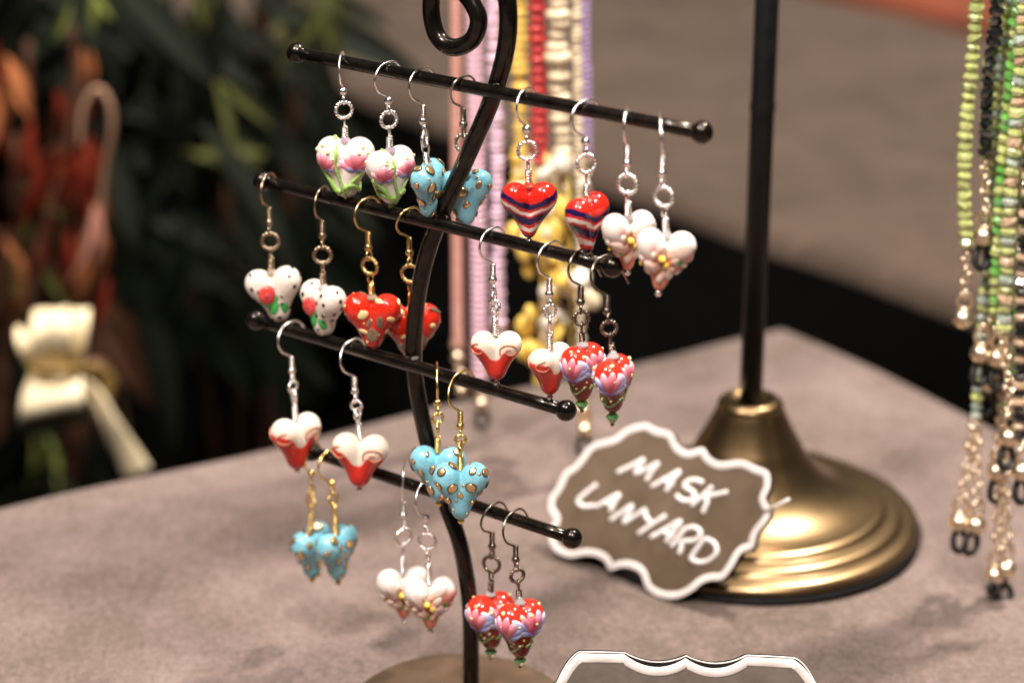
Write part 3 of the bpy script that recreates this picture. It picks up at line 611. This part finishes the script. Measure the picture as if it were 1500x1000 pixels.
bead_lanyard([(1512, 300), (1504, 400), (1494, 500), (1480, 560)], ['green', 'aqua', 'green', 'peridot'], .0025, 'green and clear beaded lanyard at the right edge of the photograph', [(1483, 575, True, .2), (1502, 590, True, -.1)], -.013)

bead_lanyard([(1510, 200), (1503, 300), (1497, 420), (1492, 640)], ['jet', 'champagne', 'jet', 'jet', 'champagne'], .0023, 'black and champagne beaded lanyard beside the right edge', [(1497, 690, True, .1)], .006)
bead_lanyard([(1474, 0), (1463, 120), (1460, 260), (1455, 400), (1452, 470)], ['peridot', 'green', 'peridot'], .0025, 'yellow-green and green beaded lanyard behind the black one in the right bundle', [(1448, 560, True, .05)], -.0065)
bead_lanyard([(1500, 0), (1493, 120), (1480, 280), (1474, 400), (1470, 490)], ['aqua', 'peridot', 'champagne', 'peridot'], .0026, 'pale clear and champagne beaded lanyard right of the bright green one', [(1478, 640, True, -.05)], .0065)
# the lanyards behind the earrings
for k, (c1_, c2_) in dict(salmon=((.70, .33, .26), (.80, .46, .38)), pink=((.82, .50, .62), (.88, .64, .74)), lilacpink=((.78, .52, .70), (.86, .66, .80)), amber=((.80, .50, .05), (.90, .68, .18)), ruby=((.40, .010, .014), (.60, .03, .03)), ivory=((.68, .54, .32), (.84, .74, .54)), pearl=((.76, .66, .52), (.86, .80, .70)), lavender=((.50, .32, .64), (.64, .48, .78))).items(): M['s_'+k] = mottled('seed_'+k, c1_, c2_, 350, .3, 0, .4)
def seed_lanyard(px, mat, r, squash, label, ends, off, rag=0.0):
    top = lan(px[0][0], 0, off); o = AP+BE*np.dot(top-LS, BE)+BN*off
    pts = [o+np.array([0, 0, .006])] + [lan(x, y, off) for x, y in px]
    root = empty('seed_bead_lanyard', tuple(o), label, 'lanyard', 'beaded mask lanyards')
    mb = MB()
    for p in walk(pts, r*2*squash*.92):
        k = 1+rag*rng.normal(); d = rng.normal(size=3)*rag*r*.5; mb.ball(p-o+d, r*abs(k), 8, (1, 1, squash*(1.0+.2*rag)), rings=5)
    obj('seed_beads', mb, mat, root, kind='stuff')
    last = lan(*px[-1], off)
    for (x, y, lp, r_) in ends:
        p = lan(x, y, off); chainlinks(root, last-o, p+np.array([0, 0, r_])-o, .0011); fitting(root, p, o, lp, r_); last = p
    return root, o
seed_lanyard([(668, 0), (669, 250), (671, 505)], 's_salmon', .0024, .42, 'salmon disc-bead lanyard, leftmost of the hanging strands behind the stem', [(671, 522, False, .003), (676, 570, False, .0026)], .004)
seed_lanyard([(694, 0), (699, 250), (703, 560)], 's_pink', .0034, .42, 'pink disc-bead lanyard hanging behind the stem', [(706, 590, True, .003)], 0)
seed_lanyard([(722, 0), (727, 200), (731, 480)], 's_lilacpink', .0026, .5, 'lilac-pink bead lanyard between the pink and yellow strands', [(733, 500, False, .0027)], .003, .1)
seed_lanyard([(760, 0), (762, 120), (760, 262)], 's_amber', .0030, .55, 'amber yellow bead lanyard left of the dark red strand', [(764, 300, False, .003), (770, 350, False, .0028)], 0, .12)
seed_lanyard([(787, 0), (789, 110), (790, 235)], 's_ruby', .0034, .6, 'dark ruby red bead lanyard behind the second bar', [(792, 300, False, .003)], .002, .05)
rt, o = seed_lanyard([(818, 0), (820, 120), (823, 240)], 's_ivory', .0042, .5, 'ivory and yellow stone lanyard with a cluster of white stones', [(812, 470, False, .003), (815, 540, False, .0032)], 0, .15)
st = MB().ball((0, 0, 0), 1, 9, (1, .9, .8), rings=6); me = st.mesh('stone', 's_pearl'); me2 = st.mesh('stone', 's_amber'); me3 = st.mesh('stone', 's_ivory')
for i in range(70):
    y_ = rng.uniform(235, 560); x_ = rng.normal(805, 24) if y_ < 440 else rng.normal(795, 20)
    am = (y_ > 330 and x_ < 800) or rng.random() < .2; p = lan(x_, y_, .004*rng.normal())-o; r_ = rng.uniform(.0026, .0050)
    link('stone', me2 if am else (me if rng.random() < .6 else me3), rt, Matrix.Translation(p) @ Euler(tuple(rng.uniform(0, 3, 3))).to_matrix().to_4x4() @ Matrix.Diagonal((r_*1.2, r_, r_*.85, 1)))
for x0, x1 in ((800, 790), (818, 812), (832, 838)): obj('cord', MB().tube([lan(x0, 225, .002)-o, lan((x0+x1)/2, 380, .002)-o, lan(x1, 560, .002)-o], .0006, 6), 's_amber', rt)
seed_lanyard([(845, 0), (847, 120), (850, 400), (852, 560)], 's_ivory', .0018, .6, 'slim cream bead lanyard ending in a black loop', [(853, 600, False, .003), (856, 628, True, .003)], .003, .1)
seed_lanyard([(855, 0), (857, 110), (858, 225)], 's_lavender', .0026, .42, 'lavender bead lanyard, rightmost behind the earrings', [(856, 300, False, .003)], -.003)

# ------------------------------------------------------------------ signs
def clean(p): return [np.array(q) for q in p]
def board(name, outline, back, thick, front_mat, rim_mat, parent, basis):
    """flat board in its own plane (x, y), front at +z"""
    mb = MB(); n = len(outline); c = np.mean(outline, 0)
    vs = [(*p, 0) for p in outline]+[(*p, -thick) for p in outline]
    mb.add(vs, [tuple(range(n))], 0); mb.add(vs, [tuple(range(n, 2*n))[::-1]]+[(i, i+n, (i+1) % n+n, (i+1) % n) for i in range(n)], 1)
    return obj(name, mb, [front_mat, rim_mat], parent, smooth=False, basis=basis)
def inset(P, d):
    P = np.array(P); A = np.roll(P, 1, 0); B = np.roll(P, -1, 0); T = B-A; T /= np.linalg.norm(T, axis=1)[:, None]; area = np.sum(P[:, 0]*np.roll(P[:, 1], -1)-np.roll(P[:, 0], -1)*P[:, 1])
    N = np.stack([-T[:, 1], T[:, 0]], 1)*(1 if area > 0 else -1); return P+N*d
def border(name, P, w, h, mat, parent, basis):
    I = inset(P, w); n = len(P); mb = MB(); vs = [(*p, .0002) for p in P]+[(*p, h) for p in inset(P, w*.12)]+[(*p, h) for p in inset(P, w*.85)]+[(*p, .0001) for p in I]
    mb.add(vs, [(k*n+i, k*n+(i+1) % n, (k+1)*n+(i+1) % n, (k+1)*n+i) for k in range(3) for i in range(n)]); return obj(name, mb, mat, parent, basis=basis)
Z = 3.7027
def zp(x, y): return 800+x/Z, 610+y/Z
A_, B_ = on_z(*zp(130, 765)), on_z(*zp(680, 990)); E1 = B_-A_; E1[2] = 0; E1 /= np.linalg.norm(E1); away = np.array([-E1[1], E1[0], 0])
TL = R(33); E2 = away*math.sin(TL)+np.array([0, 0, math.cos(TL)]); E3 = np.cross(E1, E2)
if np.dot(E3, CAM-A_) < 0: E3 = -E3
O1 = A_ + E3*.0008 + np.array([0, 0, .001])
def sp_(x, y):
    p = on_plane(*zp(x, y), O1, E3)-O1; return np.array([np.dot(p, E1), np.dot(p, E2)])
SM = Matrix(((E1[0], E2[0], E3[0], 0), (E1[1], E2[1], E3[1], 0), (E1[2], E2[2], E3[2], 0), (0, 0, 0, 1)))
sg = empty('chalkboard_sign', tuple(O1), 'scalloped black chalkboard sign, glare put into its brown colour, reading MASK LANYARD, leaning on the bronze foot', 'sign')
OUT = [(540, 35), (600, 62), (680, 85), (715, 150), (770, 185), (850, 168), (890, 218), (950, 245), (1060, 235), (1140, 268), (1208, 300), (1215, 380), (1190, 445), (1217, 500), (1205, 560), (1145, 640), (1122, 712), (1060, 740), (1010, 820), (960, 880), (895, 888), (845, 905), (790, 950), (710, 985), (620, 980), (545, 935), (510, 850), (450, 818), (395, 820), (345, 833), (310, 778), (230, 752), (130, 765), (55, 735), (20, 680), (22, 600), (47, 560), (15, 505), (20, 440), (60, 380), (100, 300), (160, 255), (225, 170), (270, 138), (370, 110), (440, 60)]
ol = [sp_(*q)[:2] for q in OUT]; ol = [p[:2] for p in spline([(*p, 0) for p in ol], 4, True)]
if sum(a[0]*b_[1]-b_[0]*a[1] for a, b_ in zip(ol, ol[1:]+ol[:1])) < 0: ol = ol[::-1]
board('board', ol, None, .0022, 'board', 'black_edge', sg, SM); border('white_border', ol, .0025, .0003, 'white_paint', sg, SM)
STROKES = dict(M=[[(388, 303), (462, 268), (528, 234), (505, 272), (488, 308), (548, 282), (608, 254), (572, 300), (545, 348)]], A=[[(572, 380), (650, 338), (722, 298), (685, 350), (652, 405)], [(632, 338), (690, 372)]],
 S=[[(852, 360), (812, 344), (768, 352), (752, 378), (790, 402), (808, 430), (780, 455), (738, 452), (708, 428)]], K=[[(902, 378), (848, 432), (788, 484)], [(984, 408), (920, 424), (858, 432), (876, 456), (864, 490), (850, 522)]])
LAN = [('L', [[(275, 368), (225, 408), (178, 450), (185, 478), (222, 488), (262, 482)]]), ('A', [[(270, 492), (330, 456), (394, 424), (375, 462), (348, 515)], [(312, 462), (368, 482)]]), ('N', [[(350, 562), (410, 520), (466, 482), (446, 530), (424, 574), (480, 540), (540, 502)]]),
 ('Y', [[(540, 502), (540, 540), (568, 572)], [(650, 536), (575, 585), (500, 636)]]), ('A', [[(568, 656), (650, 610), (728, 568), (690, 625), (652, 682)], [(628, 618), (690, 650)]]), ('R', [[(752, 608), (715, 660), (680, 706)], [(748, 612), (800, 600), (838, 628), (812, 668), (738, 680), (735, 710), (722, 745)]]), ('D', [[(862, 660), (820, 715), (782, 770)], [(862, 662), (912, 686), (924, 738), (880, 780), (826, 790), (784, 772)]])]
for name, strokes in list(STROKES.items())+LAN:
    mb = MB()
    for st_ in strokes: mb.tube(spline([(*sp_(*q)[:2], .0003) for q in st_], 5), .00180, 8, flat=.5)
    lo = obj('letter', mb, 'chalk', sg, basis=SM)
    lo.data.transform(Matrix.Diagonal((1, 1, .4, 1)))
ta, tb = sp_(1190, 515), sp_(1365, 470); obj('tag_string', MB().tube([(*ta, .001), (*((ta+tb)/2), .003), (*tb, .006)], .0005, 6), 'chalk', sg, basis=SM)

# blank board nearest the camera, only its top in view
F0 = on_plane(1000, 962, (0, .575, 0), np.array([0, 1.0, 0])); fy = R(3)
G1 = np.array([math.cos(fy), math.sin(fy), 0]); fa = np.array([-math.sin(fy), math.cos(fy), 0]); TL2 = R(20); G2 = fa*math.sin(TL2)+np.array([0, 0, math.cos(TL2)]); G3 = np.cross(G1, G2)
foot = F0 - G2*(F0[2]/G2[2]); s2 = empty('blank_chalkboard_sign', tuple(foot), 'blank black chalkboard sign, glare put into its grey colour, with white border in the bottom foreground', 'sign')
GM = Matrix(((G1[0], G2[0], G3[0], 0), (G1[1], G2[1], G3[1], 0), (G1[2], G2[2], G3[2], 0), (0, 0, 0, 1)))
def fp(x, y, dz=0): p = on_plane(780+x/3.488, 940+y/3.488, foot+G3*dz, G3)-foot; return np.array([np.dot(p, G1), np.dot(p, G2)])
def dense(P, k=3): return [p[:2] for i in range(len(P)) for p in ([(np.array(P[i])*(1-t)+np.array(P[(i+1) % len(P)])*t) for t in np.arange(k)/k])]
def arc_pts(a, b_, sag, n=9): a, b_ = np.array(a, float), np.array(b_, float); return [tuple(a+(b_-a)*t+np.array([0, 4*sag*t*(1-t)])) for t in np.linspace(0, 1, n)]
topf = arc_pts((128, 205), (240, 60), -18)[:-1]+[(240, 60), (330, 62)]+arc_pts((470, 64), (785, 84), 56, 13)+arc_pts((785, 84), (1095, 78), 56, 13)[1:]+[(1210, 84)]+arc_pts((1333, 90), (1440, 205), -18)
fr = [fp(*q) for q in topf]; h0 = .0035
lowr = [fr[-1]+np.array([.006, -.004]), fr[-1]+np.array([.008, -.012]), fr[-1]+np.array([.001, -.022]), np.array([fr[-1][0]-.004, h0]), np.array([fr[-1][0]-.03, .001]), np.array([(fr[0][0]+fr[-1][0])/2, h0]), np.array([fr[0][0]+.03, .001]), np.array([fr[0][0]+.004, h0]), fr[0]+np.array([-.001, -.022]), fr[0]+np.array([-.008, -.012]), fr[0]+np.array([-.006, -.004])]
fo = (fr+lowr)[::-1]
topb = arc_pts((122, 205), (238, 46), -26)[:-1]+[(238, 46), (330, 46)]+arc_pts((472, 50), (785, 66), 40, 13)+arc_pts((785, 66), (1092, 64), 40, 13)[1:]+[(1210, 68)]+arc_pts((1335, 76), (1446, 205), -26)
bk = [fp(*q, -.0016) for q in topb]; low2 = [p+np.array([.0012*np.sign(p[0]-.0), 0]) for p in lowr]; bo = (bk+low2)[::-1]
bb = board('backing', bo, None, .0022, 'black_edge', 'black_edge', s2, SM if False else GM @ Matrix.Translation((0, 0, -.0016)))
board('board', fo, None, .0014, 'board2', 'white_paint', s2, GM); border('white_border', fo, .0024, .0004, 'white_paint', s2, GM)
border('backing_edge', bo, .0004, .0004, 'white_paint', s2, GM @ Matrix.Translation((0, 0, -.0018)))
pr = MB(); pr.tube([G2*.028-G3*.004, G2*.018-G3*.016, np.array([fa[0]*.034, fa[1]*.034, .001])], .0015, 8); obj('prop_leg', pr, 'black_edge', s2)

# ------------------------------------------------------------------ plants and bow at the left, beyond the table
def leaf_mesh(mat, w=.22, bend=.25):
    k = 8; vs = []; 
    for i in range(k+1):
        t = i/k; ww = w*math.sin(math.pi*(t*.93+.035))**.85; zc = -bend*t*t
        for j in (-1, -.5, 0, .5, 1): vs.append((t, ww*j, zc+.10*abs(j)*ww/w*.6))
    return MB().add(vs, [(i*5+j, (i+1)*5+j, (i+1)*5+j+1, i*5+j+1) for i in range(k) for j in range(4)]).mesh('leaf', mat)
def plant(name, label, bx_, by_, spec, stems, cat='plant', grp='plants at the left behind the table'):
    """spec: list of (leaf material, px box, y range, size range m, count, angle range); leaves joined to stems rising from the floor"""
    o = np.array([bx_, by_, -.74]); root = empty(name, tuple(o), label, cat, grp)
    pot = MB().lathe([(.05, 0), (.055, .01), (.075, .14), (.08, .15), (.072, .152), (.066, .14), (0, .138)], 32); obj('pot', pot, 'black_edge', root)
    for sx_, sy_, yy in stems:
        e = on_y(sx_, sy_, yy)-o; obj('stem', MB().tube(spline([(rng.uniform(-.02, .02), rng.uniform(-.02, .02), .13), (e[0]*.4, e[1]*.4, .13+(e[2]-.13)*.55), tuple(e)], 8), list(np.linspace(.006, .002, 17)), 7), 'leaf_brown', root)
    for mat, (x0, y0, x1, y1), (ya, yb), (s0, s1), cnt, (a0, a1) in spec:
        me = leaf_mesh(mat, rng.uniform(.07, .13), rng.uniform(.1, .4))
        for _ in range(cnt):
            p = on_y(rng.uniform(x0, x1), rng.uniform(y0, y1), rng.uniform(ya, yb))-o; s_ = rng.uniform(s0, s1)
            e = Euler((rng.uniform(-1.0, 1.0)+.9, R(rng.uniform(a0, a1)), rng.uniform(-.5, .5)), 'XYZ').to_matrix().to_4x4()
            link('leaf', me, root, Matrix.Translation(p) @ Matrix.Rotation(R(rng.uniform(a0, a1)), 4, 'Y') @ Matrix.Rotation(rng.uniform(.3, 1.3), 4, 'X') @ Matrix.Rotation(rng.uniform(-.4, .4), 4, 'Z') @ Matrix.Scale(s_, 4))
    return root, o
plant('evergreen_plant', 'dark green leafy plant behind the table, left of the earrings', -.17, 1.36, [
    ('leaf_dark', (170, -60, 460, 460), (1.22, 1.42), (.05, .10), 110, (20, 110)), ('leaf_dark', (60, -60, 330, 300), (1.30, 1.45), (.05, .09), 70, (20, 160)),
    ('leaf_olive', (225, -30, 320, 40), (1.24, 1.34), (.02, .035), 4, (40, 90)), ('leaf_olive', (310, 100, 330, 125), (1.18, 1.2), (.034, .042), 2, (45, 55)), ('leaf_olive', (270, 225, 330, 250), (1.25, 1.3), (.03, .05), 2, (-15, 10)), ('leaf_olive', (285, 190, 330, 215), (1.25, 1.3), (.03, .04), 2, (150, 175)),
    ('leaf_olive', (430, -40, 490, 40), (1.2, 1.3), (.035, .05), 5, (30, 120)), ('leaf_olive', (440, -40, 465, 5), (1.2, 1.25), (.03, .04), 2, (40, 90)), ('leaf_olive', (380, 20, 450, 90), (1.25, 1.35), (.03, .05), 3, (60, 110))],
    [(300, 60, 1.34), (380, 20, 1.36), (220, 120, 1.38), (330, 260, 1.30), (440, 10, 1.30)])
rp_, ro = plant('red_leaf_plant', 'red and orange leaved plant at the left edge behind the bow', -.30, 1.28, [
    ('leaf_brown', (-40, 120, 150, 560), (1.16, 1.3), (.04, .08), 60, (50, 130)), ('leaf_dark', (-40, 420, 130, 720), (1.14, 1.3), (.04, .08), 40, (40, 140)), ('leaf_dark', (-40, -60, 160, 200), (1.2, 1.32), (.05, .09), 40, (30, 150)),
    ('leaf_red', (-20, 40, 55, 240), (1.10, 1.2), (.030, .05), 9, (75, 105)), ('leaf_red', (85, 190, 135, 300), (1.10, 1.16), (.03, .05), 8, (60, 120)), ('leaf_orange', (105, 70, 135, 90), (1.1, 1.14), (.018, .026), 2, (60, 110)), ('leaf_orange', (-10, 70, 30, 150), (1.1, 1.2), (.025, .04), 4, (60, 110)),
    ('leaf_red', (60, 120, 160, 430), (1.08, 1.16), (.02, .045), 12, (78, 102)), ('leaf_red', (110, 205, 130, 225), (1.08, 1.1), (.016, .022), 3, (30, 150)), ('petal_pink', (134, 290, 146, 310), (1.07, 1.09), (.030, .045), 2, (82, 98)), ('leaf_orange', (120, 330, 150, 360), (1.08, 1.1), (.03, .045), 2, (75, 95)), ('leaf_lime', (100, -10, 140, 10), (1.12, 1.16), (.016, .024), 3, (30, 130)), ('leaf_olive', (20, 250, 80, 420), (1.12, 1.2), (.03, .06), 7, (60, 120)), ('leaf_brown', (95, 560, 120, 600), (1.1, 1.15), (.03, .045), 4, (80, 100)), ('leaf_lime', (30, 610, 70, 640), (1.16, 1.2), (.03, .04), 3, (50, 120)), ('leaf_orange', (-20, 260, 40, 420), (1.14, 1.2), (.025, .04), 5, (60, 120))],
    [(40, 60, 1.2), (120, 100, 1.14), (60, 300, 1.18), (140, 300, 1.1), (100, 560, 1.14), (20, 200, 1.15)])
obj('curling_vine', MB().tube(spline([on_y(x, y, 1.09)-ro for x, y in ((118, 215), (122, 160), (142, 130), (160, 150), (164, 190), (155, 240), (148, 300), (146, 360))], 6), .0016, 8), 'twig', rp_)
obj('hanging_stem', MB().tube(spline([on_y(x, y, 1.12)-ro for x, y in ((40, 470), (60, 350), (95, 230), (110, 120), (105, 40))], 6), .0020, 8), 'leaf_brown', rp_)
# cream bow
by0 = 1.02; bo_ = on_y(105, 548, by0); bow = empty('ribbon_bow', tuple(bo_), 'cream ribbon bow with gold band and one long tail, left edge', 'bow')
def ribbon(name, pts, w, mat, depthwave=.01, flip=0, side=None):
    P = spline([on_y(x, y, by0+d)-bo_ for x, y, d in pts], 8); mb = MB(); vs = []; n = len(P); 
    for i, p in enumerate(P):
        t = i/(n-1); T = P[min(i+1, n-1)]-P[max(i-1, 0)]; s_ = np.cross(T, np.array([0, 1., 0])); s_ /= np.linalg.norm(s_)+1e-9; ww = w(t)
        if side is not None: s_ = np.array(side)
        for j in np.linspace(-1, 1, 9): vs.append(p + s_*ww*j + np.array([0, depthwave*math.cos(j*2.2+t*3)*(1 if not flip else -1), 0]))
    f = [(i*9+j, i*9+j+1, (i+1)*9+j+1, (i+1)*9+j) for i in range(n-1) for j in range(8)]
    o = obj(name, mb.add(vs, f), mat, bow); md = o.modifiers.new('thick', 'SOLIDIFY'); md.thickness = .0012; return o
ribbon('upper_loop', [(84, 548, -.004), (78, 525, -.018), (74, 490, -.024), (74, 462, -.016), (75, 452, .0), (78, 480, .014), (86, 535, .006)], lambda t: .0070+.0030*math.sin(min(1, t*1.5)*2.6), 'ribbon', .0025, 0, (.98, 0, .18))
ribbon('side_loop', [(106, 544, -.004), (112, 510, -.016), (117, 470, -.014), (118, 452, .0), (117, 480, .010), (110, 535, .004)], lambda t: .0024+.0024*math.sin(t*3), 'ribbon', .002, 0, (.97, 0, .22))
ribbon('side_loop', [(58, 546, -.004), (44, 522, -.016), (38, 496, -.014), (40, 484, .0), (48, 512, .008)], lambda t: .0034+.0020*math.sin(t*3), 'ribbon', .002, 0, (.95, 0, -.3))
ribbon('lower_loop', [(82, 548, -.004), (78, 568, -.018), (76, 595, -.022), (76, 616, -.012), (77, 622, .004), (80, 590, .014), (82, 552, .004)], lambda t: .0120+.0032*math.sin(min(1, t*1.4)*2.6), 'ribbon', .0025, 1, (.99, 0, .08))
ribbon('tail', [(112, 552, 0), (138, 575, -.004), (160, 615, -.004), (178, 650, 0), (200, 690, .004)], lambda t: .0035+.0035*t, 'ribbon', .003)
ribbon('tail', [(116, 548, .004), (142, 540, 0), (158, 555, .004), (150, 585, .008)], lambda t: .003+.001*t, 'ribbon_gold', .002)
ribbon('band', [(44, 538, -.016), (80, 546, -.022), (112, 540, -.012), (122, 535, 0)], lambda t: .0036, 'ribbon_gold', .003)
obj('knot', MB().ball((.003, -.012, 0), .0050, 16, (1.1, .8, .8)), 'ribbon_gold', bow)
tw = MB().tube(spline([(0, .0, -.003), (.005, .06, -.02), (.0, .13, -.10), (-.01, .16, -.3)], 8), .002, 8); obj('wire_stem', tw, 'twig', bow)
